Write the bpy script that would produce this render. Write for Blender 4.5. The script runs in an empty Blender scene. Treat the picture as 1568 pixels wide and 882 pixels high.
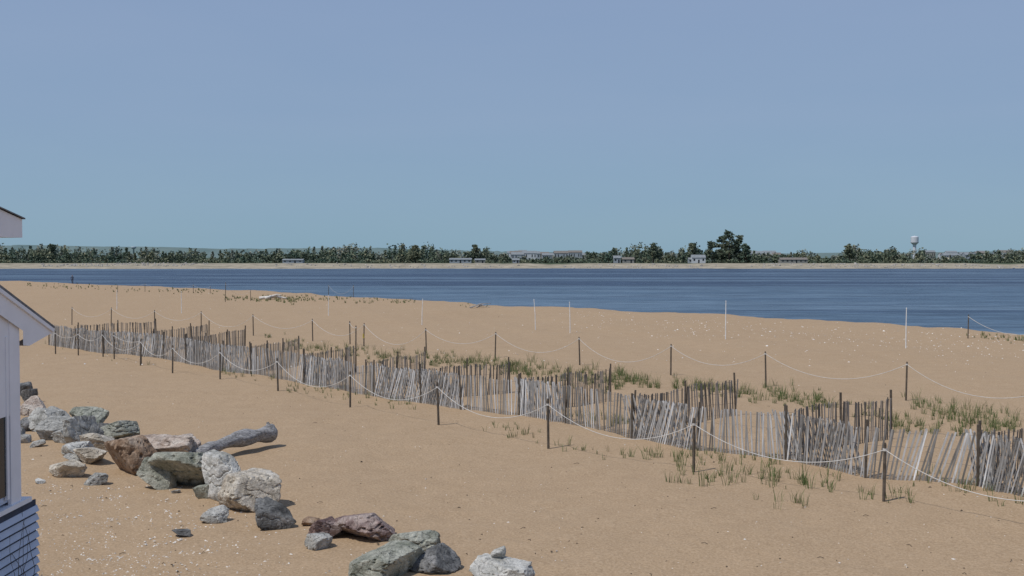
import bpy, bmesh, math, random
import numpy as np
from mathutils import Vector, noise as mn
random.seed(7); np.random.seed(7)
S=bpy.context.scene
COL=S.collection

# ---------------------------------------------------------------- camera
CAM_H=5.0; F=1681.0; TH=math.atan(48/F)
cam=bpy.data.cameras.new("camera"); co=bpy.data.objects.new("camera",cam); COL.objects.link(co)
co.location=(0,0,CAM_H); co.rotation_euler=(math.pi/2-TH,0,0)
cam.sensor_width=36; cam.lens=36*F/1568; cam.clip_start=0.1; cam.clip_end=12000
S.camera=co
S.view_settings.view_transform='Standard'; S.view_settings.look='None'; S.view_settings.exposure=0

def survey(px,py,z=0.0):
    """site survey: bearing/depression read off the photo -> point on the beach (metres)"""
    a=(px-784)/F; b=(441-py)/F
    d=Vector((a, math.cos(TH)+b*math.sin(TH), -math.sin(TH)+b*math.cos(TH)))
    t=(z-CAM_H)/d.z
    return d.x*t, d.y*t

# ---------------------------------------------------------------- terrain function
CP=[survey(*p) for p in [(0,430),(100,434),(180,437.5),(340,443),(470,451),(560,456),(640,460),(720,467),(860,471),(980,477),(1110,485),(1270,492),(1390,499),(1500,506),(1568,512)]]
CX=np.array([-2500,-400,-250]+[p[0] for p in CP]+[45,70,110,2500.])
CY=np.array([345,340,300]+[p[1] for p in CP]+[48,5,-90,-2500.])
def wob(t,seed,scales):
    r=np.random.RandomState(seed); o=0
    for L,A in scales:
        o=o+A*np.sin(t/L*2*np.pi+r.rand()*6.28)
    return o
def terrain(x,y):
    x=np.asarray(x,float); y=np.asarray(y,float)
    yc=np.interp(x,CX,CY); m=(np.interp(x+2,CX,CY)-np.interp(x-2,CX,CY))/4
    c=1/np.sqrt(1+m*m)
    s=(y-yc)*c + wob(x*0.7-y*0.4,3,[(31,1.2),(13,.7),(5.3,.4),(2.3,.22)])
    und=wob(x+0.3*y,5,[(17,.035),(7.1,.02),(3.3,.012)])+wob(y-0.4*x,6,[(14,.03),(6.3,.02),(2.7,.012)])+wob(x*.8-y*.6,8,[(1.9,.008),(1.1,.006)])
    near=und + 0.12*np.exp(-((s+4)/5.0)**2)
    z=near-0.13*np.clip(s,0,None)
    z=np.maximum(z,-4)
    yf=608+wob(x,11,[(300,6),(90,4),(37,3)])+np.clip((-x-120)/100,0,1)*(-14)
    t=y-yf
    zf=-1.6+0.075*t+wob(x,12,[(60,.12),(23,.1),(9,.07)])*np.clip(t/20,0,1)
    zf=np.where(zf>1.1,1.1+(zf-1.1)*0.02,zf)
    zf=np.minimum(zf,2.2)
    return np.maximum(z,zf)
def H(x,y): return float(terrain(x,y))

# ---------------------------------------------------------------- material helpers
def mat(name):
    m=bpy.data.materials.new(name); m.use_nodes=True
    nt=m.node_tree; b=nt.nodes["Principled BSDF"]; return m,nt,b
def N(nt,t,**k):
    n=nt.nodes.new(t)
    for a,v in k.items(): setattr(n,a,v)
    return n
def noiseN(nt,vec,scale,detail=4,rough=.55,dist=0):
    n=N(nt,"ShaderNodeTexNoise"); n.inputs["Scale"].default_value=scale; n.inputs["Detail"].default_value=detail
    n.inputs["Roughness"].default_value=rough; n.inputs["Distortion"].default_value=dist
    nt.links.new(vec,n.inputs["Vector"]); return n.outputs["Fac"]
def ramp(nt,fac,stops):
    r=N(nt,"ShaderNodeValToRGB"); e=r.color_ramp.elements
    while len(e)<len(stops): e.new(0.5)
    for i,(p,c) in enumerate(stops):
        e[i].position=p; e[i].color=(*c,1) if len(c)==3 else c
    nt.links.new(fac,r.inputs["Fac"]); return r.outputs["Color"]
def mix(nt,fac,a,b,mode='MIX'):
    m=N(nt,"ShaderNodeMix",data_type='RGBA',blend_type=mode)
    for sock,v in ((m.inputs[0],fac),(m.inputs[6],a),(m.inputs[7],b)):
        if isinstance(v,(int,float)): sock.default_value=v
        elif isinstance(v,tuple): sock.default_value=(*v,1)
        else: nt.links.new(v,sock)
    return m.outputs[2]
def math_(nt,op,a,b=None,clamp=False):
    m=N(nt,"ShaderNodeMath",operation=op,use_clamp=clamp)
    for i,v in enumerate((a,b)):
        if v is None: continue
        if isinstance(v,(int,float)): m.inputs[i].default_value=v
        else: nt.links.new(v,m.inputs[i])
    return m.outputs[0]
def bump(nt,b,h,strength,dist,prev=None):
    n=N(nt,"ShaderNodeBump"); n.inputs["Strength"].default_value=strength; n.inputs["Distance"].default_value=dist
    nt.links.new(h,n.inputs["Height"])
    if prev is not None: nt.links.new(prev,n.inputs["Normal"])
    nt.links.new(n.outputs[0],b.inputs["Normal"]); return n.outputs[0]
def pos(nt): return N(nt,"ShaderNodeNewGeometry").outputs["Position"]
def island(nt): return N(nt,"ShaderNodeNewGeometry").outputs["Random Per Island"]

def simple(name,c,rough=.7,var=.15,scale=6):
    m,nt,b=mat(name)
    n=noiseN(nt,pos(nt),scale)
    dark=tuple(v*(1-var) for v in c); lite=tuple(min(1,v*(1+var)) for v in c)
    nt.links.new(ramp(nt,n,[(.3,dark),(.7,lite)]),b.inputs["Base Color"]); b.inputs["Roughness"].default_value=rough
    b.inputs["Specular IOR Level"].default_value=.25
    return m

# sand
m_sand,nt,b=mat("sand")
P=pos(nt)
big=noiseN(nt,P,.09,3); mid=noiseN(nt,P,1.3,5,.6); fine=noiseN(nt,P,22,4,.7); grain=noiseN(nt,P,90,2,.7)
c=ramp(nt,big,[(.3,(.355,.245,.148)),(.7,(.405,.288,.180))])
c=mix(nt,.55,c,ramp(nt,mid,[(.3,(.325,.226,.135)),(.72,(.445,.322,.204))]))
c=mix(nt,.5,c,ramp(nt,fine,[(.32,(.225,.158,.097)),(.5,(.39,.276,.170)),(.72,(.57,.44,.305))]))
sp=ramp(nt,grain,[(.66,(0,0,0)),(.74,(1,1,1))]); c=mix(nt,math_(nt,'MULTIPLY',sp,.4),c,(.75,.68,.59))
# damp sand low on the slope, dune vegetation behind the far beach
sep=N(nt,"ShaderNodeSeparateXYZ"); nt.links.new(P,sep.inputs[0])
wetm=N(nt,"ShaderNodeMapRange"); nt.links.new(sep.outputs[2],wetm.inputs[0]); wetm.inputs[1].default_value=-.7; wetm.inputs[2].default_value=-1.5
c=mix(nt,wetm.outputs[0],c,(.17,.12,.08))
fy=N(nt,"ShaderNodeMapRange"); 
nz=noiseN(nt,P,.05,4); yy=math_(nt,'ADD',sep.outputs[1],math_(nt,'MULTIPLY',nz,26.))
nt.links.new(yy,fy.inputs[0]); fy.inputs[1].default_value=655; fy.inputs[2].default_value=668
fz=N(nt,"ShaderNodeMapRange"); nt.links.new(sep.outputs[1],fz.inputs[0]); fz.inputs[1].default_value=500; fz.inputs[2].default_value=590
c=mix(nt,fz.outputs[0],c,ramp(nt,noiseN(nt,P,.12,4,.7),[(.35,(.24,.215,.16)),(.65,(.42,.365,.275))]))
c=mix(nt,fy.outputs[0],c,(.06,.08,.045))
nt.links.new(c,b.inputs["Base Color"]); b.inputs["Roughness"].default_value=.95; b.inputs["Specular IOR Level"].default_value=.1
h1=bump(nt,b,noiseN(nt,P,2.6,4,.6,.4),.55,.08)
h2=bump(nt,b,fine,.6,.022,h1)

# ground sheet
def axis_sinh(a,R,n):
    u=np.linspace(-math.asinh(R/a),math.asinh(R/a),n); return a*np.sinh(u)
xs=axis_sinh(20,4000,720)
ys=np.concatenate([np.linspace(-60,9,24),np.geomspace(9.3,6000,620)])
X,Y=np.meshgrid(xs,ys); Z=terrain(X,Y)
def grid_obj(name,X,Y,Z,m,smooth=True):
    ny,nx=X.shape
    v=np.stack([X,Y,Z],-1).reshape(-1,3)
    i=np.arange(ny-1)[:,None]*nx+np.arange(nx-1)[None,:]
    f=np.stack([i,i+1,i+nx+1,i+nx],-1).reshape(-1,4)
    return np_mesh(name,v,f,m,smooth)
def np_mesh(name,v,f,m,smooth=False,parent=None):
    me=bpy.data.meshes.new(name); nf,k=f.shape
    me.vertices.add(len(v)); me.vertices.foreach_set("co",np.asarray(v,np.float32).ravel())
    me.loops.add(nf*k); me.loops.foreach_set("vertex_index",np.asarray(f,np.int32).ravel())
    me.polygons.add(nf); me.polygons.foreach_set("loop_start",np.arange(0,nf*k,k,dtype=np.int32))
    me.polygons.foreach_set("loop_total",np.full(nf,k,np.int32))
    me.polygons.foreach_set("use_smooth",np.full(nf,smooth))
    me.update(calc_edges=True); me.validate()
    me.materials.append(m)
    o=bpy.data.objects.new(name,me); COL.objects.link(o)
    if parent: o.parent=parent
    return o
# footprints and scuffs pressed into the near sand
fpr=np.random.RandomState(21)
def press(cx,cy,r,dep):
    ix=np.where(np.abs(xs-cx)<r*3)[0]; iy=np.where(np.abs(ys-cy)<r*3)[0]
    if len(ix)==0 or len(iy)==0: return
    sx,sy=np.ix_(iy,ix); d2=((X[sx,sy]-cx)**2+(Y[sx,sy]-cy)**2)/r**2
    Z[sx,sy]+=dep*(-np.exp(-d2)+.45*np.exp(-(np.sqrt(d2)-1.5)**2*3))
for _ in range(520):
    cx=fpr.uniform(-14,14); cy=fpr.uniform(15,42); press(cx,cy,fpr.uniform(.22,.45),fpr.uniform(.010,.028))
grid_obj("beach_ground",X,Y,Z,m_sand)

# water
m_wat,nt,b=mat("water")
P=pos(nt)
mp=N(nt,"ShaderNodeMapping"); nt.links.new(P,mp.inputs[0]); mp.inputs["Scale"].default_value=(.004,.035,1); mp.inputs["Rotation"].default_value=(0,0,.03)
st=noiseN(nt,mp.outputs[0],1.6,6,.65,.3)
mp2=N(nt,"ShaderNodeMapping"); nt.links.new(P,mp2.inputs[0]); mp2.inputs["Scale"].default_value=(.08,.32,1)
chop=noiseN(nt,mp2.outputs[0],1.5,5,.7)
sep=N(nt,"ShaderNodeSeparateXYZ"); nt.links.new(P,sep.inputs[0])
edge=math_(nt,'ADD',sep.outputs[1],math_(nt,'MULTIPLY',st,40.))
far=N(nt,"ShaderNodeMapRange"); nt.links.new(edge,far.inputs[0]); far.inputs[1].default_value=252; far.inputs[2].default_value=272
c=mix(nt,far.outputs[0],(.055,.098,.152),(.018,.038,.080))
# pale stretched streaks, then narrow dark ones, in the base colour
c=mix(nt,ramp(nt,st,[(.46,(0,0,0)),(.58,(.9,.9,.9))]),c,(.088,.140,.20))
lane=ramp(nt,noiseN(nt,mp.outputs[0],3.7,5,.6,.2),[(.56,(0,0,0)),(.66,(.8,.8,.8))])
c=mix(nt,lane,c,(.020,.043,.088))
c=mix(nt,.8,c,mix(nt,1.0,c,ramp(nt,chop,[(.3,(.3,.35,.4)),(.7,(1.9,1.75,1.6))]),'MULTIPLY'))
nt.links.new(c,b.inputs["Base Color"]); b.inputs["Roughness"].default_value=.32; b.inputs["IOR"].default_value=1.33
b.inputs["Specular IOR Level"].default_value=.12
bump(nt,b,chop,.9,.5)
ws=axis_sinh(60,5000,60); wy=np.concatenate([np.linspace(-400,40,12),np.geomspace(45,6000,60)])
X2,Y2=np.meshgrid(ws,wy); grid_obj("river_water",X2,Y2,np.full_like(X2,-1.6),m_wat)

# ---------------------------------------------------------------- generic builders
class MB:
    def __init__(s): s.v=[]; s.f=[]; s.mi=[]
    def add(s,vs,fs,mi=0):
        o=len(s.v); s.v+= [tuple(p) for p in vs]; s.f+=[tuple(i+o for i in f) for f in fs]; s.mi+=[mi]*len(fs)
    def box(s,x0,x1,y0,y1,z0,z1,mi=0):
        s.add([(x0,y0,z0),(x1,y0,z0),(x1,y1,z0),(x0,y1,z0),(x0,y0,z1),(x1,y0,z1),(x1,y1,z1),(x0,y1,z1)],
              [(0,3,2,1),(4,5,6,7),(0,1,5,4),(1,2,6,5),(2,3,7,6),(3,0,4,7)],mi)
    def beam(s,p,q,side,w,t,mi=0,point=0):
        """rectangular bar p->q, width w along side, thickness t"""
        p=Vector(p);q=Vector(q);d=(q-p).normalized();sd=Vector(side);sd=(sd-d*sd.dot(d)).normalized();n=d.cross(sd)
        vs=[]
        for c_ in (p,q):
            for a,b_ in ((-1,-1),(1,-1),(1,1),(-1,1)): vs.append(c_+sd*a*w/2+n*b_*t/2)
        s.add(vs,[(0,3,2,1),(4,5,6,7),(0,1,5,4),(1,2,6,5),(2,3,7,6),(3,0,4,7)],mi)
    def tube(s,pts,rad,seg=8,mi=0,nz=0,seed=0,cap=True):
        pts=[Vector(p) for p in pts]; n=len(pts); vs=[]; fs=[]
        up=Vector((0,0,1))
        for i,p in enumerate(pts):
            d=(pts[min(i+1,n-1)]-pts[max(i-1,0)]).normalized()
            ref=up if abs(d.z)<.9 else Vector((1,0,0))
            a=d.cross(ref).normalized(); b_=a.cross(d)
            r=rad[i] if hasattr(rad,'__len__') else rad
            for k in range(seg):
                t=2*math.pi*k/seg; q=a*math.cos(t)+b_*math.sin(t)
                rr=r*(1+nz*mn.noise(q*1.7+p*2.2+Vector((seed,0,0)))) if nz else r
                vs.append(p+q*rr)
        for i in range(n-1):
            for k in range(seg):
                k2=(k+1)%seg; fs.append((i*seg+k,i*seg+k2,(i+1)*seg+k2,(i+1)*seg+k))
        if cap:
            fs.append(tuple(range(seg))[::-1]); fs.append(tuple((n-1)*seg+k for k in range(seg)))
        s.add(vs,fs,mi)
    def obj(s,name,mats,smooth=False,parent=None):
        me=bpy.data.meshes.new(name); me.from_pydata(s.v,[],s.f)
        for m in (mats if isinstance(mats,list) else [mats]): me.materials.append(m)
        me.polygons.foreach_set("material_index",s.mi); me.polygons.foreach_set("use_smooth",[smooth]*len(s.f)); me.update()
        o=bpy.data.objects.new(name,me); COL.objects.link(o)
        if parent: o.parent=parent
        return o
def empty(name,loc=(0,0,0)):
    o=bpy.data.objects.new(name,None); COL.objects.link(o); o.empty_display_size=.3; return o

# ---------------------------------------------------------------- snow fences
m_slat,nt,b=mat("weathered_slats")
r=island(nt); mp=N(nt,"ShaderNodeMapping"); nt.links.new(pos(nt),mp.inputs[0]); mp.inputs["Scale"].default_value=(14,14,2)
c=ramp(nt,r,[(0,(.16,.152,.14)),(.25,(.27,.262,.25)),(.6,(.38,.375,.365)),(.9,(.50,.50,.495)),(1,(.66,.665,.66))])
c=mix(nt,.7,c,mix(nt,1.,c,ramp(nt,noiseN(nt,mp.outputs[0],1.,4,.7),[(.3,(.45,.43,.41)),(.7,(1.3,1.3,1.3))]),'MULTIPLY'))
c=mix(nt,.6,c,mix(nt,1.,c,ramp(nt,noiseN(nt,pos(nt),.45,2,.5),[(.35,(.7,.68,.66)),(.65,(1.3,1.31,1.33))]),'MULTIPLY'))
nt.links.new(c,b.inputs["Base Color"]); b.inputs["Roughness"].default_value=.85; b.inputs["Specular IOR Level"].default_value=.2
m_slatd,nt,b=mat("weathered_slats_brown")
r=island(nt)
nt.links.new(ramp(nt,r,[(0,(.12,.105,.085)),(.5,(.23,.205,.175)),(1,(.38,.35,.31))]),b.inputs["Base Color"]); b.inputs["Roughness"].default_value=.85
m_post=simple("post_wood",(.11,.09,.07),.85,.35,9)
m_wire=simple("fence_wire",(.16,.14,.13),.5)

def snow_fence(pts,mi_fn=lambda s:0,lean=lambda s:0.,out=0.0,posts=True,hgt=1.2,seed=0,pitch=.088):
    """pts: world xy polyline.  lean = slope of the slats along the run"""
    R=random.Random(seed); mb=MB()
    P=[Vector((x,y,0)) for x,y in pts]
    seglen=[(P[i+1]-P[i]).length for i in range(len(P)-1)]; L=sum(seglen)
    def at(s):
        for i,l in enumerate(seglen):
            if s<=l or i==len(seglen)-1:
                t=s/l; d=(P[i+1]-P[i]).normalized(); p=P[i]+d*s
                sag=math.sin(min(max(t,0),1)*math.pi); return p,d,sag
            s-=l
    s=0; tops={.12:[], .4:[], .68:[], .95:[]}
    while s<L:
        p,d,sag=at(s); nrm=Vector((-d.y,d.x,0))
        bow=.12*sag*mn.noise(Vector((s*.25,seed,1)))
        z=H(p.x,p.y)
        le=lean(s)+R.gauss(0,.05); ou=out+.14*mn.noise(Vector((s*.35,seed,7)))
        hh=hgt*(1+R.gauss(0,.015))-.08*sag*abs(mn.noise(Vector((s*.4,seed,3))))*2
        if R.random()<.02: hh*=R.uniform(.6,.9)
        lift=-.03+.05*mn.noise(Vector((s*.8,seed,9)))
        base=Vector((p.x,p.y,z+lift-.02))+nrm*bow
        top=base+Vector((0,0,hh))+d*le*hh+nrm*ou*hh
        if R.random()>.02:
            mb.beam(base,top,d,.040+R.gauss(0,.003),.009,mi_fn(s))
        for k in tops: tops[k].append(base.lerp(top,k))
        s+=pitch*(1+R.gauss(0,.09))
    for k,l in tops.items():
        if len(l)>2: mb.tube(l,.0035,4,2)
    if posts:
        s=0
        for i,p in enumerate(P):
            z=H(p.x,p.y); hh=1.32+R.gauss(0,.04)
            mb.beam((p.x,p.y,z-.2),(p.x+R.gauss(0,.03),p.y,z+hh),(1,0,0),.05,.05,3)
            if i<len(P)-1 and seglen[i]>4.2:
                q=(p+P[i+1])/2; z=H(q.x,q.y); mb.beam((q.x,q.y,z-.2),(q.x+R.gauss(0,.03),q.y,z+hh-.05),(1,0,0),.035,.035,3)
    return mb.obj("snow_fence",[m_slat,m_slatd,m_wire,m_post])

FR=[(75,527),(160,541),(250,550),(285,558),(340,568),(385,575),(465,588),(530,598),(572,605),(645,614),(706,627),(795,636),(866,649),(968,668),(1068,687),(1203,704),(1325,732),(1497,752),(1620,785),(1800,822)]
FW=[survey(*p) for p in FR]
cum=[0]
for i in range(len(FW)-1): cum.append(cum[-1]+math.dist(FW[i],FW[i+1]))
def lean_front(s):
    v=.26*mn.noise(Vector((s*.22,3.3,0)))+.16*mn.noise(Vector((s*.9,1.3,0)))
    if s<cum[3]: v+=.35
    if cum[16]<s<cum[17]: v+=.28
    for a,b_ in ((8,10),(13,14),(15,16),(17,19)):
        if cum[a]<s<cum[b_]: v+=.2
    return v
snow_fence(FW,lean=lean_front,seed=1)
# overlapping second runs
for a,b_ in ((0,2),(3,5),(6,7),(8,10),(11,12),(13,14),(15,16),(17,19)):
    pts=[(x+.08,y+.22) for x,y in FW[a:b_+1]]
    snow_fence(pts,lean=lambda s,a=a:-.36+.25*mn.noise(Vector((s*.3,a*3.1,0))),seed=20+a,posts=False,hgt=1.2)
for (ax,ay),(bx,by) in [((285,556),(375,540)),((385,572),(458,554)),((465,586),(545,571)),((560,601),(651,582)),((645,611),(781,598)),((795,633),(935,616)),((968,664),(1127,642)),((1203,700),(1365,673)),((1497,749),(1650,718)),((120,528),(240,522)),((235,540),(320,528))]:
    A=survey(ax,ay);B=survey(bx,by)
    n=2 if math.dist(A,B)<5 else 3
    pts=[(A[0]+(B[0]-A[0])*t/n,A[1]+(B[1]-A[1])*t/n) for t in range(n+1)]
    snow_fence(pts,mi_fn=lambda s:1,lean=lambda s,k=ax:.12*mn.noise(Vector((s*.5,k,0))),seed=ax)

# ---------------------------------------------------------------- post and rope barriers
m_rope=simple("white_rope",(.60,.58,.54),.8)
def rope_fence(plist,hts,ropeat=.9,sag=.38,name="post_and_rope_fence",r=.009,end_ext=None,pr=.034):
    root=empty(name); tops=[]
    for i,((px,py),h) in enumerate(zip(plist,hts)):
        x,y=survey(px,py); z=H(x,y); mb=MB(); lx=random.gauss(0,.02); ly=random.gauss(0,.02)
        pts=[(x+lx*t*h,y+ly*t*h,z-.25+(h+.25)*t) for t in (0,.3,.7,.97,1.0)]
        mb.tube(pts,[pr,pr,pr*.96,pr*.93,pr*.6],8,0,nz=.15,seed=i)
        k=ropeat; q=Vector((x+lx*k*h,y+ly*k*h,z+h*k))
        mb.tube([q-Vector((0,0,.025)),q+Vector((0,0,.025))],pr*1.25,8,1)
        mb.obj("post",[m_post,m_rope],parent=root); tops.append(q)
    mb=MB()
    if end_ext: tops=tops+[Vector(e) for e in end_ext]
    for a,b_ in zip(tops[:-1],tops[1:]):
        L=(b_-a).length; sg=sag*min(L/5,1.6)*random.uniform(.8,1.15); sk=random.uniform(-.12,.12)
        pts=[a.lerp(b_,t)-Vector((0,0,sg*4*t*(1-t)*(1+sk*(t-.5)))) for t in np.linspace(0,1,22)]
        mb.tube(pts,r,5,0)
    mb.obj("rope",m_rope,True,parent=root); return root
f1=[(85,540),(120,543),(158,548),(215,560),(264,570),(337,583),(426,601),(536,622),(672,650),(840,686),(1062,720),(1353,771)]
ex=survey(1700,835)
rope_fence(f1,[1.22]*8+[1.3,1.32,1.28,1.2],ropeat=.88,sag=.62,end_ext=[(ex[0],ex[1],H(*ex)+.9)])
rope_fence([(175,552),(216,558)],[1.25,1.2],sag=.3)
f2=[(110,496),(170,500),(237,504),(308,508),(388,515),(479,521),(557,529),(653,540),(758,548),(888,561),(1027,575),(1173,592),(1387,613)]
ex=survey(1640,640)
rope_fence(f2,[1.35]*6+[1.3,1.32,1.3,1.3,1.32,1.38,1.36],ropeat=.93,sag=.72,r=.010,end_ext=[(ex[0],ex[1],H(*ex)+1.2)])
ex=survey(1640,526)
rope_fence([(1482,520)],[1.45],sag=1.0,r=.014,end_ext=[(ex[0],ex[1],H(*ex)+1.3)])
rope_fence([(345,462),(384,460)],[2.2,1.3],sag=.9)
rope_fence([(503,454),(541,456)],[1.4,1.5],sag=.9)
rope_fence([(180,447),(222,447),(296,449),(322,450)],[1.1,1.2,1.2,1.0],sag=.5)
rope_fence([(536,526),(545,532)],[1.35,1.2],sag=.2)

# slim white marker stakes
m_stake=simple("white_stake",(.78,.77,.74),.6)
for px,yb,yt in [(646,498,459),(820,506,460),(873,509,462),(1111,521,463),(1387,533,472),(503,483,452),(278,480,447),(179,474,446)]:
    x,y=survey(px,yb); h=(yb-yt)*y/F; z=H(x,y); mb=MB()
    lx=random.gauss(0,.02)
    mb.tube([(x,y,z-.2),(x+lx*.5,y,z+h*.5),(x+lx*h,y,z+h)],[.032,.028,.022],6)
    mb.tube([(x+lx*h,y,z+h-.01),(x+lx*h,y,z+h+.05)],[.034,.02],6)
    mb.obj("marker_stake",m_stake)
# small yellow tag sign on post
m_yel=simple("yellow_paint",(.65,.5,.08),.5)
x,y=survey(557,529); mb=MB(); mb.box(x-.05,x+.05,y-.05,y-.04,H(x,y)+.45,H(x,y)+.7); mb.obj("small_yellow_sign",m_yel)

# ---------------------------------------------------------------- boulders
def rock_mat(c1,c2,c3):
    m,nt,b=mat("boulder_stone"); P=pos(nt)
    a=noiseN(nt,P,2.6,6,.65,.6); q=noiseN(nt,P,8,6,.75,.5); g=noiseN(nt,P,38,4,.75)
    c=ramp(nt,a,[(.34,c1),(.48,c2),(.64,c3)])
    c=mix(nt,.55,c,mix(nt,1.,c,ramp(nt,q,[(.33,(.35,.35,.35)),(.5,(.95,.95,.95)),(.7,(1.45,1.43,1.4))]),'MULTIPLY'))
    c=mix(nt,.45,c,mix(nt,1.,c,ramp(nt,g,[(.32,(.35,.35,.35)),(.7,(1.6,1.6,1.6))]),'MULTIPLY'))
    crk=N(nt,"ShaderNodeTexVoronoi",feature='DISTANCE_TO_EDGE'); crk.inputs["Scale"].default_value=2.0
    wv=N(nt,"ShaderNodeVectorMath",operation='ADD'); nzc=N(nt,"ShaderNodeTexNoise"); nzc.inputs["Scale"].default_value=3; nt.links.new(P,nzc.inputs["Vector"]); nt.links.new(P,wv.inputs[0]); nt.links.new(nzc.outputs["Color"],wv.inputs[1]); nt.links.new(wv.outputs[0],crk.inputs["Vector"])
    ce=ramp(nt,crk.outputs["Distance"],[(0,(.25,.25,.25)),(.02,(1,1,1))])
    c=mix(nt,.6,c,mix(nt,1.,c,ce,'MULTIPLY'))
    nt.links.new(c,b.inputs["Base Color"]); b.inputs["Roughness"].default_value=.9; b.inputs["Specular IOR Level"].default_value=.2
    h=bump(nt,b,q,.8,.07); h=bump(nt,b,ce,.5,.03,h); bump(nt,b,g,.5,.015,h); return m
RM=dict(
 grey=rock_mat((.23,.225,.20),(.37,.36,.33),(.53,.52,.48)),
 green=rock_mat((.18,.19,.15),(.31,.315,.26),(.48,.475,.40)),
 white=rock_mat((.33,.325,.29),(.50,.49,.45),(.66,.645,.60)),
 beige=rock_mat((.36,.31,.24),(.54,.48,.39),(.67,.62,.54)),
 pink=rock_mat((.31,.235,.185),(.48,.395,.33),(.63,.565,.49)),
 brown=rock_mat((.18,.115,.075),(.34,.235,.16),(.48,.38,.29)),
 dark=rock_mat((.08,.08,.078),(.155,.155,.15),(.30,.295,.285)),
 purple=rock_mat((.14,.09,.083),(.27,.195,.178),(.45,.37,.33)))
_ico={}
def ico(n):
    if n not in _ico:
        bm=bmesh.new(); bmesh.ops.create_icosphere(bm,subdivisions=n,radius=1)
        _ico[n]=(np.array([v.co[:] for v in bm.verts]),np.array([[v.index for v in f.verts] for f in bm.faces])); bm.free()
    return _ico[n]
def stone(cx,cy,w,d,h,m,seed,sub=5,name="boulder",zb=None,sink=.18,npl=11,yaw=None):
    R=np.random.RandomState(seed); D,Fc=ico(sub)
    pl=R.normal(size=(npl,3)); pl/=np.linalg.norm(pl,axis=1)[:,None]; pl[0]=(.25*R.normal(),.25*R.normal(),1); pl[0]/=np.linalg.norm(pl[0])
    dist=R.uniform(.48,.9,npl)
    dp=D@pl.T; r=np.where(dp>.05,dist/np.maximum(dp,.05),9)
    r=np.sort(r,axis=1); k=60.; rr=-np.log(np.exp(-k*r[:,:4]).sum(1))/k
    rr=np.minimum(rr,1.3)
    V=D*rr[:,None]
    off=Vector((seed*3.7,seed*1.3,0))
    ns=np.array([mn.fractal(Vector(p)*2.0+off,.8,2.1,6) for p in V]); V=V*(1+.055*ns[:,None])
    ns2=np.array([abs(mn.noise(Vector(p)*2.2+off*2)) for p in V]); V=V*(1-.11*np.exp(-(ns2/.05)**2)[:,None])
    lo=V.min(0);hi=V.max(0); V=(V-lo)/(hi-lo)-.5
    hh=h/(1-sink); V=V*np.array([w,d,hh]); 
    z=H(cx,cy) if zb is None else zb
    V+=np.array([cx,cy,z-sink*hh+hh/2])
    return np_mesh(name,V,Fc,m,False)
rocks=[ # x0,x1,ytop,ybot,kind
 (22,44,584,606,'dark'),(26,62,604,634,'pink'),(30,54,595,618,'dark'),(36,90,626,664,'grey'),(58,110,638,676,'grey'),(100,154,626,664,'green'),
 (86,142,638,690,'grey'),(128,200,640,678,'green'),(120,176,662,694,'beige'),(90,130,680,704,'white'),
 (152,230,664,728,'brown'),(200,286,665,714,'pink'),(64,122,704,733,'beige'),(110,158,688,714,'beige'),(208,262,696,748,'green'),
 (220,322,684,752,'green'),(302,378,694,770,'white'),(328,418,725,788,'beige'),(306,344,778,805,'grey'),(387,447,765,813,'dark'),
 (470,520,798,834,'purple'),(506,598,789,838,'purple'),(466,504,824,850,'grey'),(462,490,795,808,'brown'),(262,290,813,825,'dark'),
 (534,638,846,900,'green'),(598,668,818,860,'green'),(626,700,846,888,'dark'),(722,814,860,902,'white'),(750,776,846,868,'white'),
 (42,64,676,688,'white'),(52,66,733,742,'white'),(128,160,722,742,'grey'),(262,274,750,758,'grey'),(22,48,638,662,'dark'),(14,36,650,678,'grey'),(138,170,646,670,'dark'),
 (60,96,622,646,'grey'),(104,140,652,676,'white'),(196,232,690,716,'grey'),(286,330,698,742,'dark'),(96,122,698,712,'grey'),(20,44,664,680,'grey'),(296,322,744,768,'green'),
 (240,300,668,704,'pink'),(76,104,656,682,'grey'),(170,204,650,676,'grey')]
for i,(x0,x1,yt,yb,k) in enumerate(rocks):
    cx,cy=survey((x0+x1)/2,yb); w=(x1-x0)*cy/F*1.14; d=w*random.uniform(.75,.95); h=max((yb-yt)*cy/F-.07*d,.4*(yb-yt)*cy/F)
    zb=None
    if (x0,x1)==(750,776): 
        cx,cy=survey(763,888); zb=.27; h=.24; w=.24; d=.2
    stone(cx,cy+d*.42,w,d,h,RM[k],i+3,5 if w>.6 else 4,zb=zb,name="boulder" if w>.45 else "stone",sink=.2)

# pebbles and shell fragments
m_shell,nt,b=mat("shell"); nt.links.new(ramp(nt,island(nt),[(0,(.35,.30,.25)),(.3,(.62,.56,.48)),(1,(.85,.82,.76))]),b.inputs["Base Color"]); b.inputs["Roughness"].default_value=.6
def scatter_bits(name,m,items):
    v=[];f=[]
    base=np.array([(1,0,0),(-.5,.87,0),(-.5,-.87,0),(0,0,1)]); ff=np.array([(0,1,3),(1,2,3),(2,0,3)])
    for n,(x,y,sz) in enumerate(items):
        a=random.random()*6.28; c_,s_=math.cos(a),math.sin(a)
        B=base*np.array([sz*random.uniform(.6,1.3),sz*random.uniform(.5,1),sz*random.uniform(.3,.8)])
        B=np.stack([B[:,0]*c_-B[:,1]*s_,B[:,0]*s_+B[:,1]*c_,B[:,2]],-1)+np.array([x,y,H(x,y)-.002])
        v.append(B); f.append(ff+4*n)
    return np_mesh(name,np.concatenate(v),np.concatenate(f),m)
it=[]
for _ in range(2200):
    px=random.gauss(170,120); py=random.uniform(740,900)
    if px<-20: continue
    x,y=survey(px,py); it.append((x,y,abs(random.gauss(.014,.011))+.005))
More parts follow.
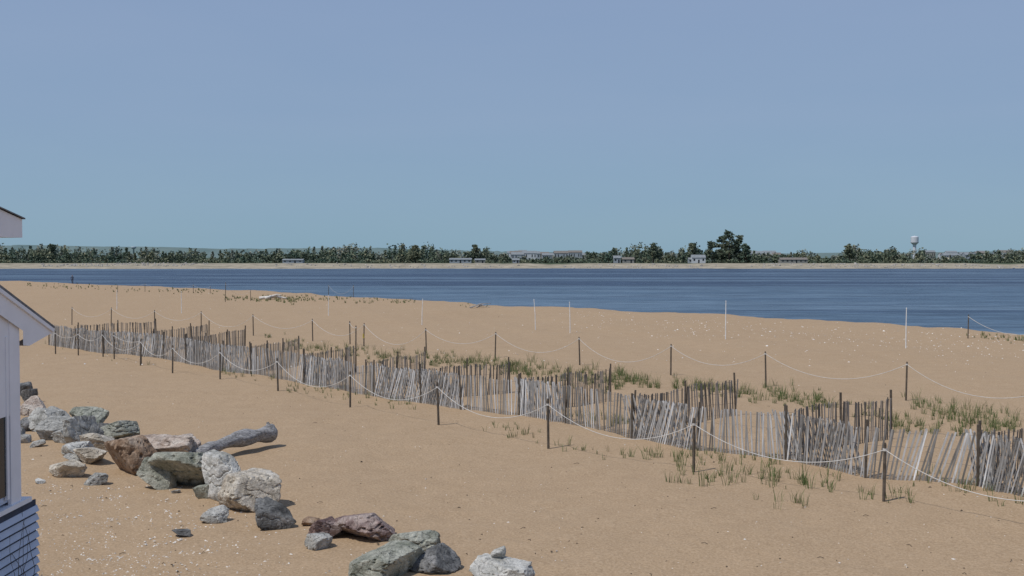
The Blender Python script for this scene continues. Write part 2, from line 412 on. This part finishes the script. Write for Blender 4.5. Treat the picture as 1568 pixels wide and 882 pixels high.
for _ in range(1100):
    x,y=survey(random.uniform(-50,1620),random.uniform(560,900)); it.append((x,y,abs(random.gauss(.010,.009))+.005))
for _ in range(1100):
    px=random.uniform(-50,1600); py=random.uniform(445,560); x,y=survey(px,py)
    if y<np.interp(x,CX,CY)-1: it.append((x,y,abs(random.gauss(.022,.02))+.01))
for _ in range(600):
    px=random.uniform(860,1568); x,y=survey(px,np.interp(px,[880,1568],[478,520])+abs(random.gauss(0,16))); it.append((x,y,abs(random.gauss(.03,.022))+.012))
scatter_bits("shell_fragments",m_shell,it)
m_deb=simple("dark_debris",(.10,.075,.05),.9)
it=[]
for _ in range(700):
    x,y=survey(random.uniform(-50,1620),random.uniform(470,900)); it.append((x,y,abs(random.gauss(.016,.012))+.006))
scatter_bits("beach_debris",m_deb,it)
# small twigs of wrack
mb=MB()
for _ in range(60):
    x,y=survey(random.uniform(20,1560),random.uniform(600,880)); z=H(x,y)+.006; a=random.random()*3.14; L=random.uniform(.05,.16)
    mb.tube([(x,y,z),(x+math.cos(a)*L*.5,y+math.sin(a)*L*.5,z+.02),(x+math.cos(a+.3)*L,y+math.sin(a+.3)*L,z)],.005,4)
mb.obj("wrack_twigs",m_deb)

# ---------------------------------------------------------------- driftwood
m_log,nt,b=mat("driftwood"); P=pos(nt)
mp=N(nt,"ShaderNodeMapping"); nt.links.new(P,mp.inputs[0]); mp.inputs["Rotation"].default_value=(0,0,-.9); mp.inputs["Scale"].default_value=(2,16,16)
g=noiseN(nt,mp.outputs[0],1.5,5,.7)
nt.links.new(ramp(nt,g,[(.32,(.11,.105,.10)),(.5,(.29,.28,.275)),(.68,(.50,.49,.475))]),b.inputs["Base Color"]); b.inputs["Roughness"].default_value=.85
bump(nt,b,g,1,.05)
mb=MB()
A=survey(300,712);B=survey(420,688)
pts=[];rad=[]
for t in np.linspace(0,1,26):
    pts.append((A[0]+(B[0]-A[0])*t,A[1]+(B[1]-A[1])*t+.12*math.sin(t*4),.24+.08*math.sin(t*3)+.20*t)); rad.append(.12+.09*t+.02*math.sin(t*14)-(.05 if t>.97 else 0))
mb.tube(pts,rad,18,nz=.45,seed=4)
e=Vector(pts[-3]); mb.tube([e,e+Vector((.02,.02,.15)),e+Vector((-.02,.1,.26))],[.13,.10,.04],10,nz=.4)
e=Vector(pts[3]); mb.tube([e,e+Vector((-.1,-.2,-.05)),e+Vector((-.25,-.5,-.22))],[.10,.07,.04],10,nz=.4)
mb.obj("driftwood_log",m_log,True)
m_dw=simple("bleached_wood",(.62,.58,.52),.85,.2,4)
def branchy(px0,px1,py,n,r,m,name,hz):
    mb=MB(); A=survey(px0,py);B=survey(px1,py)
    for k in range(n):
        t0=random.uniform(0,.4) if k else 0; t1=random.uniform(.6,1) if k else 1
        p=Vector((A[0]+(B[0]-A[0])*t0,A[1]+random.uniform(-1,1),0)); q=Vector((A[0]+(B[0]-A[0])*t1,A[1]+random.uniform(-1,1),0))
        p.z=H(p.x,p.y)+r; q.z=H(q.x,q.y)+random.uniform(0,hz)
        pts=[p.lerp(q,t)+Vector((0,.2*math.sin(t*5+k),hz*.5*math.sin(t*3.1)*random.uniform(.6,1))) for t in np.linspace(0,1,8)]
        mb.tube(pts,[r*(1-.6*t)*(1 if k else 1.3) for t in np.linspace(0,1,8)],7,nz=.3,seed=k)
    mb.obj(name,m,True)
branchy(396,440,459,5,.16,m_dw,"driftwood_log",.5)
branchy(720,752,473,6,.05,m_log,"driftwood_branch",.35)

# ---------------------------------------------------------------- beach grass
m_grass,nt,b=mat("beach_grass_blades")
nt.links.new(ramp(nt,island(nt),[(0,(.06,.10,.03)),(.5,(.11,.15,.05)),(.8,(.20,.21,.09)),(1,(.36,.31,.18))]),b.inputs["Base Color"]); b.inputs["Roughness"].default_value=.7
b.inputs["Specular IOR Level"].default_value=.2
def grass(name,tufts):
    v=[];f=[]
    for x,y,hgt,nb,wd in tufts:
        z=H(x,y)
        for _ in range(nb):
            a=random.random()*6.28; r=random.random()**.5*.10*(hgt/.35); bx=x+math.cos(a)*r; by=y+math.sin(a)*r
            h=hgt*random.uniform(.35,1.1); l=random.uniform(.1,.6)*h; a2=a+random.gauss(0,.7); dx,dy=math.cos(a2)*l,math.sin(a2)*l
            w=wd*random.uniform(.7,1.2); t=random.random()*3.14; wx,wy=math.cos(t)*w/2,math.sin(t)*w/2
            o=len(v)
            v+=[(bx-wx,by-wy,z-.01),(bx+wx,by+wy,z-.01),(bx+dx*.35+wx*.9,by+dy*.35+wy*.9,z+h*.6),(bx+dx*.35-wx*.9,by+dy*.35-wy*.9,z+h*.6),(bx+dx+wx*.15,by+dy+wy*.15,z+h),(bx+dx-wx*.15,by+dy-wy*.15,z+h)]
            f+=[(o,o+1,o+2,o+3),(o+3,o+2,o+4,o+5)]
    return np_mesh(name,np.array(v),np.array(f),m_grass)
def zone(x0,y0,x1,y1,n,sp,h,nb=(8,22),w=.013):
    out=[]
    for _ in range(n):
        t=random.random(); px=x0+(x1-x0)*t; py=y0+(y1-y0)*t+random.gauss(0,sp)
        x,y=survey(px+random.gauss(0,3),py); out.append((x,y,h*random.uniform(.4,1.15),random.randint(*nb),w))
    return out
G=[]
G+=zone(430,528,650,552,90,5,.40)+zone(400,515,460,524,14,2,.3)+zone(650,548,790,566,100,5,.40)+zone(780,566,960,592,120,6,.42)+zone(940,580,1010,592,40,4,.46)+zone(1030,588,1130,602,44,6,.38)
G+=zone(1130,602,1270,622,60,8,.40)+zone(1385,622,1568,652,90,10,.42,(8,20))+zone(1180,606,1220,612,12,5,.44)+zone(860,640,960,650,20,4,.36)
G+=zone(1365,650,1480,664,28,6,.36)+zone(1270,624,1390,640,16,6,.34)
grass("beach_grass",G)
G=zone(1022,722,1300,742,60,10,.36,(4,12))+zone(960,690,1200,712,44,6,.30,(4,10))+zone(840,682,960,694,16,5,.26,(3,8))+zone(750,652,830,678,18,5,.26,(3,8))
G+=zone(470,596,640,622,36,5,.26,(4,10))+zone(340,572,470,602,30,5,.28,(4,11))+zone(1310,752,1400,768,14,5,.32,(4,10))+zone(1140,765,1230,775,6,5,.34,(4,9))+zone(1380,735,1568,775,20,8,.34,(4,10))
G+=zone(60,528,260,552,14,6,.25,(3,7))
G+=[(*survey(1078,742),.42,14,.012),(*survey(1036,738),.38,11,.012),(*survey(1185,742),.42,10,.012),(*survey(1220,772),.3,9,.012)]
grass("beach_grass",G)
G=zone(345,458,480,460,90,2.,.4,(5,9),.05)+zone(420,458,640,464,70,1.8,.38,(5,9),.05)+zone(30,437,330,449,110,2,.35,(4,8),.06)+zone(1480,516,1568,524,30,2,.35,(5,10),.025)+zone(700,467,760,472,10,1,.25,(3,6),.04)
grass("beach_grass",G)

# ---------------------------------------------------------------- far shore trees
def fol_mat(name,cols):
    m,nt,b=mat(name)
    c=ramp(nt,island(nt),cols); c2=ramp(nt,noiseN(nt,pos(nt),.07,3),[(.35,(.65,.78,.78)),(.65,(1.4,1.2,1.05))])
    nt.links.new(mix(nt,1.,c,c2,'MULTIPLY'),b.inputs["Base Color"]); b.inputs["Roughness"].default_value=.8; b.inputs["Specular IOR Level"].default_value=.15; return m
m_fol=fol_mat("tree_foliage",[(0,(.085,.115,.09)),(.4,(.12,.155,.115)),(.75,(.165,.20,.14)),(1,(.235,.255,.185))])  # leaf greens shifted towards blue to paint in the air haze
m_fol2=fol_mat("hazed_foliage",[(0,(.15,.18,.165)),(.5,(.20,.23,.195)),(1,(.28,.295,.25))])  # paler set for the woodland behind, distance haze mixed into the colour
m_trunk=simple("bark",(.07,.055,.045),.9)
def crown_quads(c,rx,rz,n,size,kind,rs):
    if kind=='pine':
        t=rs.rand(n)**.8; ang=rs.rand(n)*6.28; rad=rx*(1-t*.85)*np.sqrt(rs.rand(n))*(.7+.5*(np.sin(t*22)>0))
        p=np.stack([np.cos(ang)*rad,np.sin(ang)*rad,(t*2-1)*rz],-1)
    else:
        k=max(4,int(n/14)); cc=rs.normal(size=(k,3)); cc/=np.linalg.norm(cc,axis=1)[:,None]; cc*=rs.uniform(.35,.95,(k,1))
        p=cc[rs.randint(0,k,n)]+rs.normal(size=(n,3))*.2; p*=np.array([rx,rx,rz])
    p=p+np.array(c)
    a=rs.normal(size=(n,3)); a/=np.linalg.norm(a,axis=1)[:,None]; b_=rs.normal(size=(n,3)); b_-=a*(a*b_).sum(1)[:,None]; b_/=np.linalg.norm(b_,axis=1)[:,None]
    s=size*rs.uniform(.5,1.3,(n,1)); a=a*s; b_=b_*s*.7
    return np.stack([p-a,p+b_,p+a*.9,p-b_],1).reshape(-1,3)
prof=[(-400,378),(0,378),(60,378),(80,374),(110,381),(160,381),(200,380),(250,384),(300,384),(380,386),(430,382),(470,382),(520,380),(540,376),(580,384),(610,377),(640,377),(665,378),(690,385),(730,377),(760,385),(770,388),(785,394),(850,394),(890,392),(905,384),(925,388),(945,380),(1000,376),(1030,386),(1060,376),(1085,381),(1115,376),(1145,382),(1165,389),(1200,389),(1240,384),(1258,394),(1282,393),(1292,380),(1310,377),(1340,384),(1380,380),(1412,381),(1425,394),(1475,393),(1495,385),(1550,386),(1568,380),(2000,380)]
PX=np.array([(p[0]-784)/F*675 for p in prof]); PH=np.array([(403-p[1])/F*675 for p in prof])
rs=np.random.RandomState(5)
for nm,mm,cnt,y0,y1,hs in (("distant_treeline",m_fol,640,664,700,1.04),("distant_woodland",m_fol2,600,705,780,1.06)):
    vs=[];trk=MB()
    for _ in range(cnt):
        x=rs.uniform(-470,470); y=rs.uniform(y0,y1); hmax=np.interp(x*675/y,PX,PH)*y/675*hs
        hgt=max(2.3,hmax*(rs.uniform(.42,1.08)))
        z=H(x,y); kind='pine' if rs.rand()<.3 else 'dec'
        rz=hgt*.46; rx=hgt*(.26 if kind=='pine' else .44)*rs.uniform(.8,1.25)
        vs.append(crown_quads((x,y,z+hgt*.54),rx,rz,int(80+rs.rand()*50),.55+.02*hgt,kind,rs))
        trk.tube([(x,y,z-.2),(x,y,z+hgt*.6)],[.16,.07],4)
    # underbrush
    for _ in range(700):
        x=rs.uniform(-470,470); y=y0-4+rs.rand()*8; z=H(x,y)
        vs.append(crown_quads((x,y,z+1.1),2.2,1.3,24,.55,'dec',rs))
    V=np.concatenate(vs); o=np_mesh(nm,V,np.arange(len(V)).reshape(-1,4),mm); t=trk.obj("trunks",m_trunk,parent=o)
# tall pine group standing above the line
def tall_tree(px,hgt,y,spread,seed,name="pine_tree"):
    r_=np.random.RandomState(seed); x=(px-784)/F*y; z=H(x,y); mb=MB()
    mb.tube([(x,y,z-.3),(x+.2,y,z+hgt*.5),(x,y,z+hgt*.95)],[.4,.25,.06],7)
    vs=[]
    for k in range(34):
        t=r_.uniform(.25,1.0); ang=r_.rand()*6.28; L=spread*(1.05-.55*abs(t-.5)*1.4)*(1.15-t*.72)*r_.uniform(.5,1.1)
        p=Vector((x,y,z+hgt*t*.95)); q=p+Vector((math.cos(ang)*L,math.sin(ang)*L,hgt*.05*r_.uniform(-.3,1)))
        mb.tube([p,p.lerp(q,.5)+Vector((0,0,-.1)),q],[.12,.08,.03],5)
        vs.append(crown_quads(tuple(q),1.6,.9,75,.42,'dec',r_)); vs.append(crown_quads(tuple(p.lerp(q,.55)),1.2,.7,35,.4,'dec',r_))
    V=np.concatenate(vs); o=np_mesh(name,V,np.arange(len(V)).reshape(-1,4),m_fol); mb.obj("trunk_and_limbs",m_trunk,parent=o)
tall_tree(1116,20.5,668,6.8,1); tall_tree(1104,17,676,5.6,2); tall_tree(1131,16.5,672,6,3); tall_tree(1090,13,665,4.5,4); tall_tree(1142,11.5,663,4,6)
tall_tree(80,11.5,680,3,8); tall_tree(1060,12,664,4.5,9); tall_tree(1000,12,666,4,10); tall_tree(728,11,668,4,12); tall_tree(636,11,668,4,14); tall_tree(1300,11,668,3.5,15)

# distant wooded hills, blue-grey air haze mixed into their base colour
m_hill,nt,b=mat("distant_hills"); nt.links.new(ramp(nt,noiseN(nt,pos(nt),.02,6,.7),[(.35,(.12,.175,.175)),(.65,(.165,.215,.205))]),b.inputs["Base Color"]); b.inputs["Roughness"].default_value=.95; b.inputs["Specular IOR Level"].default_value=0
hx=np.linspace(-2600,2600,1300); Dh=2400
hp=np.interp(hx/Dh*F+784,[-800,0,30,110,250,330,450,560,700,900,1200,1400,1450,1568,2400],[376,377,376,378,379,382,381,380,384,388,389,388,387,386,380])
ht=(393-hp)*Dh/F+5+np.array([1.2*mn.noise(Vector((a*.03,0,0)))+1.6*mn.noise(Vector((a*.11,3,0))) for a in hx])
rows=[]
for t,k in ((-80,0.0),(-30,.85),(0,1.0),(200,1.0),(400,0.0)): rows.append((np.full_like(hx,Dh+t),ht*k+(1 if k else 0)))
grid_obj("distant_hills",np.stack([hx]*5),np.stack([r_[0] for r_ in rows]),np.stack([r_[1] for r_ in rows]),m_hill)

# ---------------------------------------------------------------- distant buildings
m_white=simple("white_paint",(.56,.58,.59),.6,.06,.5); m_dw2=simple("off_white_siding",(.34,.37,.39),.7,.08,.5); m_roofg=simple("grey_shingle",(.22,.24,.25),.9,.2,1); m_roofb=simple("brown_shingle",(.19,.17,.15),.9,.2,1)
m_glass=simple("dark_glass",(.03,.035,.04),.15); m_tan=simple("tan_siding",(.30,.29,.26),.8,.1,.5)
def cottage(px,y,w,d,hw,hr,mw,mr,name="beach_cottage",z=None):
    x=(px-784)/F*y; z0=H(x,y) if z is None else z; root=empty(name)
    mb=MB(); mb.box(x-w/2,x+w/2,y,y+d,z0-.5,z0+hw); mb.obj("walls",mw,parent=root)
    o=.3; mb=MB(); e=z0+hw; r_=e+hr; ym=y+d/2
    mb.add([(x-w/2-o,y-o,e),(x+w/2+o,y-o,e),(x+w/2+o,ym,r_),(x-w/2-o,ym,r_),(x-w/2-o,y+d+o,e),(x+w/2+o,y+d+o,e),
            (x-w/2-o,y-o,e+.15),(x+w/2+o,y-o,e+.15),(x+w/2+o,ym,r_+.15),(x-w/2-o,ym,r_+.15),(x-w/2-o,y+d+o,e+.15),(x+w/2+o,y+d+o,e+.15)],
           [(0,1,2,3),(3,2,5,4),(6,9,8,7),(9,10,11,8),(0,6,7,1),(4,5,11,10),(0,3,9,6),(3,4,10,9),(1,7,8,2),(2,8,11,5)]); mb.obj("roof",mr,parent=root)
    mb=MB(); mb.add([(x-w/2,y+.01,e),(x-w/2,ym,r_),(x-w/2,y+d,e)],[(0,1,2)]); mb.add([(x+w/2,y+.01,e),(x+w/2,ym,r_),(x+w/2,y+d,e)],[(0,2,1)]); mb.obj("gables",mw,parent=root)
    mb=MB(); n=max(2,int(w/2.6))
    for k in range(n):
        cx=x-w/2+w*(k+.5)/n
        if k==n//2: mb.box(cx-.45,cx+.45,y-.05,y-.01,z0+.1,z0+2.1 if hw>2.2 else z0+hw-.1)
        else: mb.box(cx-.5,cx+.5,y-.05,y-.01,z0+hw*.45,z0+hw*.85)
    mb.obj("windows_and_door",m_glass,parent=root)
    return root
cottage(1070,652,8,6,3.2,1.7,m_white,m_roofg)
cottage(1060,655,4,5,2.2,1.0,m_dw2,m_roofg)
cottage(705,655,13,6,2.0,.9,m_dw2,m_roofg); cottage(735,657,6,5,1.8,.8,m_tan,m_roofg)
cottage(448,655,12,6,1.7,.7,m_dw2,m_roofg); cottage(945,657,4,5,3.0,1.4,m_dw2,m_roofg); cottage(962,657,7,5,2.2,1.2,m_tan,m_roofb)
cottage(1216,654,16,7,2.0,1.2,m_tan,m_roofb); cottage(790,655,4,4,1.8,.9,m_dw2,m_roofg)
for k in range(44):
    px=random.choice([random.uniform(775,905),random.uniform(1418,1600),random.uniform(1150,1190)]); y=random.uniform(1100,1700)
    zt=5+(393-random.uniform(383.5,388.5))*y/F
    w=random.uniform(8,18)
    cottage(px,y,w,10,max(zt-1.2,3)-2,2.6,random.choice([m_dw2,m_white,m_tan]),random.choice([m_roofg,m_roofb]),"distant_house",z=1.2)
# water tower
m_tank=simple("tank_paint",(.60,.62,.65),.6,.04,.2)
root=empty("water_tower"); yT=1500; xT=(1400-784)/F*yT; pxm=yT/F
def ztow(py): return 5+(393-py)*pxm
mb=MB(); prof_=[(2.5,.0),(2.1,ztow(378)),(2.4,ztow(375)),(3.8,ztow(373.2)),(4.9,ztow(372)),(5.1,ztow(371)),(5.1,ztow(363.2)),(4.9,ztow(362.6)),(3.0,ztow(361.8)),(.3,ztow(361.3))]
seg=24; vs=[];fs=[]
for r_,z in prof_:
    for k in range(seg): vs.append((xT+r_*math.cos(6.283*k/seg),yT+r_*math.sin(6.283*k/seg),z))
for i in range(len(prof_)-1):
    for k in range(seg): fs.append((i*seg+k,i*seg+(k+1)%seg,(i+1)*seg+(k+1)%seg,(i+1)*seg+k))
mb.add(vs,fs); mb.tube([(xT,yT,ztow(361.5)),(xT,yT,ztow(360.2))],[.25,.2],8); mb.obj("tank_and_stem",m_tank,parent=root)
mb=MB(); mb.tube([(xT,yT,ztow(371.6)-.3),(xT,yT,ztow(371.6)+.3)],5.4,24); mb.obj("catwalk",m_roofg,parent=root)
m_haze=simple("hazy_tank",(.33,.40,.44),.8,.03,.1)  # grey of the distant air painted into this tank's colour
mb=MB(); yT=2200; xT=(205-784)/F*yT; mb.tube([(xT,yT,0),(xT,yT,20),(xT,yT,22),(xT,yT,25),(xT,yT,26)],[1.5,1.5,5,5,2],16); mb.obj("water_tower",m_haze,True)
# far shore riprap
V=[];Fq=[];D,Fc=ico(1); n=0
for a0,a1,cnt in ((60,320,260),(420,800,120),(860,1100,120),(1150,1568,300)):
    for _ in range(cnt):
        px=random.uniform(a0,a1); y=random.uniform(612,634); x=(px-784)/F*y; z=H(x,y); s_=random.uniform(.2,.75)
        V.append(D*s_*np.random.uniform(.6,1.3,(1,3))*(1+.2*np.random.randn(len(D),1))+np.array([x,y,z])); Fq.append(Fc+n); n+=len(D)
m_rip=simple("riprap",(.36,.34,.31),.9,.4,.4)
np_mesh("shore_riprap",np.concatenate(V),np.concatenate(Fq),m_rip)

# ---------------------------------------------------------------- house at left
m_trim=simple("white_trim",(.80,.79,.82),.6,.04,3); m_sid=simple("pale_blue_siding",(.50,.56,.68),.65,.06,4); m_shg=simple("grey_shingle_roof",(.18,.18,.185),.9,.3,12)
house=empty("beach_house")
X0=-6.35
def zpy(py,y): return 5+(393-py)*y/F
mb=MB(); mb.box(-14,X0-.02,4,14.02,1.9,4.2); mb.obj("upper_wall",m_sid,parent=house)
mb=MB()
z=1.95
while z<4.0: mb.add([(X0+.008,4,z),(X0+.008,13.6,z),(X0-.012,13.6,z+.11),(X0-.012,4,z+.11),(X0-.03,4,z),(X0-.03,13.6,z)],[(0,1,2,3),(0,4,5,1)]); z+=.11
mb.obj("upper_clapboards",m_sid,parent=house)
mb=MB(); mb.box(X0-.015,X0+.03,13.78,14.06,1.86,4.28); mb.box(X0-.2,X0-.016,14.021,14.06,1.86,4.2); mb.box(X0-.015,X0+.025,13.40,13.46,1.95,4.2)
mb.box(X0-.3,X0+.06,4,14.3,1.80,1.86); mb.obj("corner_boards",m_trim,parent=house)
mb=MB(); mb.box(X0-.01,X0+.012,12.4,13.68,2.0,3.95); mb.obj("window_glass",m_glass,parent=house)
mb=MB(); mb.box(X0-.01,X0+.03,13.68,13.74,1.95,4.0); mb.obj("window_frame",m_trim,parent=house)
# lower storey
mb=MB(); mb.box(-14,X0-.0,4,14.32,-.3,1.80); mb.obj("lower_wall",m_sid,parent=house)
m_gap=simple("siding_gap_shade",(.06,.07,.10),.9)  # dark sheet standing in for the shade between the clapboards
mb=MB(); z=-.1
while z<1.70:
    mb.add([(X0+.060,4,z),(X0+.060,14.52,z),(X0+.030,14.52,z+.076),(X0+.030,4,z+.076),(X0+.005,4,z),(X0+.005,14.52,z),(X0+.005,4,z+.076),(X0+.005,14.52,z+.076)],[(0,1,2,3),(0,4,5,1),(3,2,7,6),(1,5,7,2)]); z+=.115
mb.obj("lower_clapboards",m_sid,parent=house)
mb=MB(); mb.box(X0+.001,X0+.022,4,14.50,-.2,1.78); mb.obj("lower_gap_shade",m_gap,parent=house)
# gable roof: rake along +X face
zt0=4.03; sl=.385   # at y=15.0
def rake(y): return zt0+(15.0-y)*sl
mb=MB(); xo=X0+.02
ym=9.5
T=.03
mb.add([(xo+.06,15.03,rake(15.03)+.0),(xo+.06,ym,rake(ym)),(xo+.06,15.03,rake(15.03)+T),(xo+.06,ym,rake(ym)+T),
        (-14,15.03,rake(15.03)),(-14,ym,rake(ym)),(-14,15.03,rake(15.03)+T),(-14,ym,rake(ym)+T)],[(0,1,3,2),(2,3,7,6),(0,2,6,4),(0,4,5,1)])
mb.add([(xo+.06,4,rake(15)),(xo+.06,ym,rake(ym)),(xo+.06,4,rake(15)+T),(xo+.06,ym,rake(ym)+T),
        (-14,4,rake(15)),(-14,ym,rake(ym)),(-14,4,rake(15)+T),(-14,ym,rake(ym)+T)],[(0,2,3,1),(2,6,7,3)])
mb.obj("roof_shingles",m_shg,parent=house)
mb=MB(); # rake board and boxed return
mb.add([(xo+.04,15.0,rake(15)-.005),(xo+.04,ym,rake(ym)-.005),(xo+.04,ym,rake(ym)-.33),(xo+.04,14.1,rake(14.1)-.33),(xo+.04,14.1,3.86),(xo+.04,14.28,3.84),(xo+.04,15.0,rake(15)-.07),
        (xo-.2,15.0,rake(15)-.005),(xo-.2,15.0,rake(15)-.07),(xo-.2,14.28,3.84),(xo-.2,14.1,3.84)],
       [(0,6,5,4,3,2,1),(0,7,8,6),(6,8,9,5)])
mb.add([(xo+.0,14.06,3.0),(xo,ym,3.0),(xo,ym,rake(ym)),(xo,14.06,rake(14.06)-.1)],[(0,3,2,1)])
mb.obj("rake_board",m_trim,parent=house)
mb=MB(); mb.beam((xo+.055,15.0,rake(15)-.04),(xo+.055,ym,rake(ym)-.04),(0,.36,1),.05,.025); mb.obj("rake_trim",m_trim,parent=house)
# upper eave
mb=MB(); ye=14.25; z1=zpy(336,ye); z0_=zpy(364,ye); s2=.34
mb.add([(X0,ye,z0_),(X0,ye,z1),(X0,9,z1+s2*(ye-9)*.5),(X0,9,z0_),(-14,ye,z0_),(-14,ye,z1)],[(0,1,2,3),(0,4,5,1),(0,3,4)]); mb.obj("upper_fascia",m_trim,parent=house)
mb=MB(); T=.018; mb.add([(X0+.03,ye+.03,z1+.002),(X0+.03,ye+.03,z1+T),(X0+.03,9,z1+s2*(ye-9)*.5+T),(X0+.03,9,z1+s2*(ye-9)*.5+.002),(-14,ye+.03,z1+T),(-14,9,z1+s2*(ye-9)*.5+T),(-14,ye+.03,z1+.002)],[(0,3,2,1),(1,2,5,4),(0,1,4,6)]); mb.obj("upper_roof",m_shg,parent=house)
mb=MB(); mb.box(-14,X0-.8,4,12.6,4.3,z0_); mb.obj("upper_storey_wall",m_sid,parent=house)
# bare shrub by the wall
mb=MB()
for k in range(6):
    p=Vector((-6.2+random.uniform(-.03,.03),14.0+random.uniform(-.3,.2),H(-6.1,14))); pts=[p]
    for j in range(9): p=p+Vector((random.gauss(0,.03),random.gauss(-.02,.06),.22*random.uniform(.6,1.1))); pts.append(p.copy())
    mb.tube(pts,[.007*(1-.08*j) for j in range(10)],5)
mb.obj("bare_shrub",m_post,True)

# ---------------------------------------------------------------- distant walker beyond the berm
def person(x,y):
    z=H(x,y); me=bpy.data.meshes.new("person")
    J=[((0,0,.92),.13),((0,0,1.18),.13),((0,.0,1.42),.12),((0,0,1.52),.055),((0,-.01,1.64),.095),((0,-.01,1.72),.075),
       ((.11,0,.88),.09),((.13,-.08,.48),.065),((.13,.05,.08),.045),((.13,-.1,.03),.04),
       ((-.11,0,.88),.09),((-.13,.14,.48),.065),((-.13,.3,.1),.045),((-.13,.18,.03),.04),
       ((.2,0,1.4),.06),((.25,.08,1.12),.045),((.24,-.02,.88),.035),((-.2,0,1.4),.06),((-.25,-.08,1.12),.045),((-.24,-.16,.9),.035)]
    E=[(0,1),(1,2),(2,3),(3,4),(4,5),(0,6),(6,7),(7,8),(8,9),(0,10),(10,11),(11,12),(12,13),(2,14),(14,15),(15,16),(2,17),(17,18),(18,19)]
    me.from_pydata([(a[0]+x,a[1]+y,a[2]+z) for a,_ in J],E,[]); o=bpy.data.objects.new("person",me); COL.objects.link(o)
    md=o.modifiers.new("Skin",'SKIN')
    for i,(_,r_) in enumerate(J): me.skin_vertices[0].data[i].radius=(r_,r_)
    me.skin_vertices[0].data[0].use_root=True
    sm=o.modifiers.new("Sub",'SUBSURF'); sm.levels=1; sm.render_levels=1
    m,nt,b=mat("clothes"); sp_=N(nt,"ShaderNodeSeparateXYZ"); nt.links.new(pos(nt),sp_.inputs[0])
    mr=N(nt,"ShaderNodeMapRange"); nt.links.new(sp_.outputs[2],mr.inputs[0]); mr.inputs[1].default_value=z; mr.inputs[2].default_value=z+2
    cc=ramp(nt,mr.outputs[0],[(0,(.03,.035,.06)),(.47,(.05,.06,.10)),(.76,(.35,.22,.16))]); 
    for e in nt.nodes:
        if e.type=='VALTORGB': e.color_ramp.interpolation='CONSTANT'
    nt.links.new(cc,b.inputs["Base Color"]); me.materials.append(m)
px,py=survey(114,434.5)
person(px*1.04,py*1.035)

# ---------------------------------------------------------------- light
el=math.radians(60); to_sun=Vector((-.8*math.cos(el),-.6*math.cos(el),math.sin(el)))
sd=bpy.data.lights.new("sun",'SUN'); sd.energy=3.0; sd.angle=math.radians(.6); sd.color=(1,.965,.92)
so=bpy.data.objects.new("sun",sd); COL.objects.link(so); so.rotation_euler=(-to_sun).to_track_quat('-Z','Y').to_euler()
w=bpy.data.worlds.new("World"); S.world=w; w.use_nodes=True; nt=w.node_tree; bg=nt.nodes["Background"]
sk=N(nt,"ShaderNodeTexSky",sky_type='NISHITA'); sk.sun_disc=False; sk.sun_elevation=el; sk.sun_rotation=math.radians(233)
sk.altitude=0; sk.air_density=1.0; sk.dust_density=.4; sk.ozone_density=1.5
# thin high haze: evens out the clear-sky gradient
tc=N(nt,"ShaderNodeTexCoord"); sx=N(nt,"ShaderNodeSeparateXYZ"); nt.links.new(tc.outputs["Generated"],sx.inputs[0])
K=1/.07
def hz(c): return tuple(v*K/10 for v in c)
hc=ramp(nt,sx.outputs[2],[(0,hz((.232,.392,.515))),(.05,hz((.248,.386,.535))),(.12,hz((.268,.380,.552))),(.3,hz((.276,.366,.562))),(1,hz((.19,.27,.46)))])
hm=N(nt,"ShaderNodeVectorMath",operation='SCALE'); nt.links.new(hc,hm.inputs[0]); hm.inputs["Scale"].default_value=10
mpw=N(nt,"ShaderNodeMapping"); nt.links.new(tc.outputs["Generated"],mpw.inputs[0]); mpw.inputs["Scale"].default_value=(1.2,1.2,7)
wn=noiseN(nt,mpw.outputs[0],2.,4,.5,.4)
skm=mix(nt,.86,sk.outputs[0],hm.outputs[0])
skm=mix(nt,1.,skm,ramp(nt,wn,[(.3,(.95,.97,.985)),(.7,(1.01,1.,1.))]),'MULTIPLY')
nt.links.new(skm,bg.inputs[0]); bg.inputs[1].default_value=.07
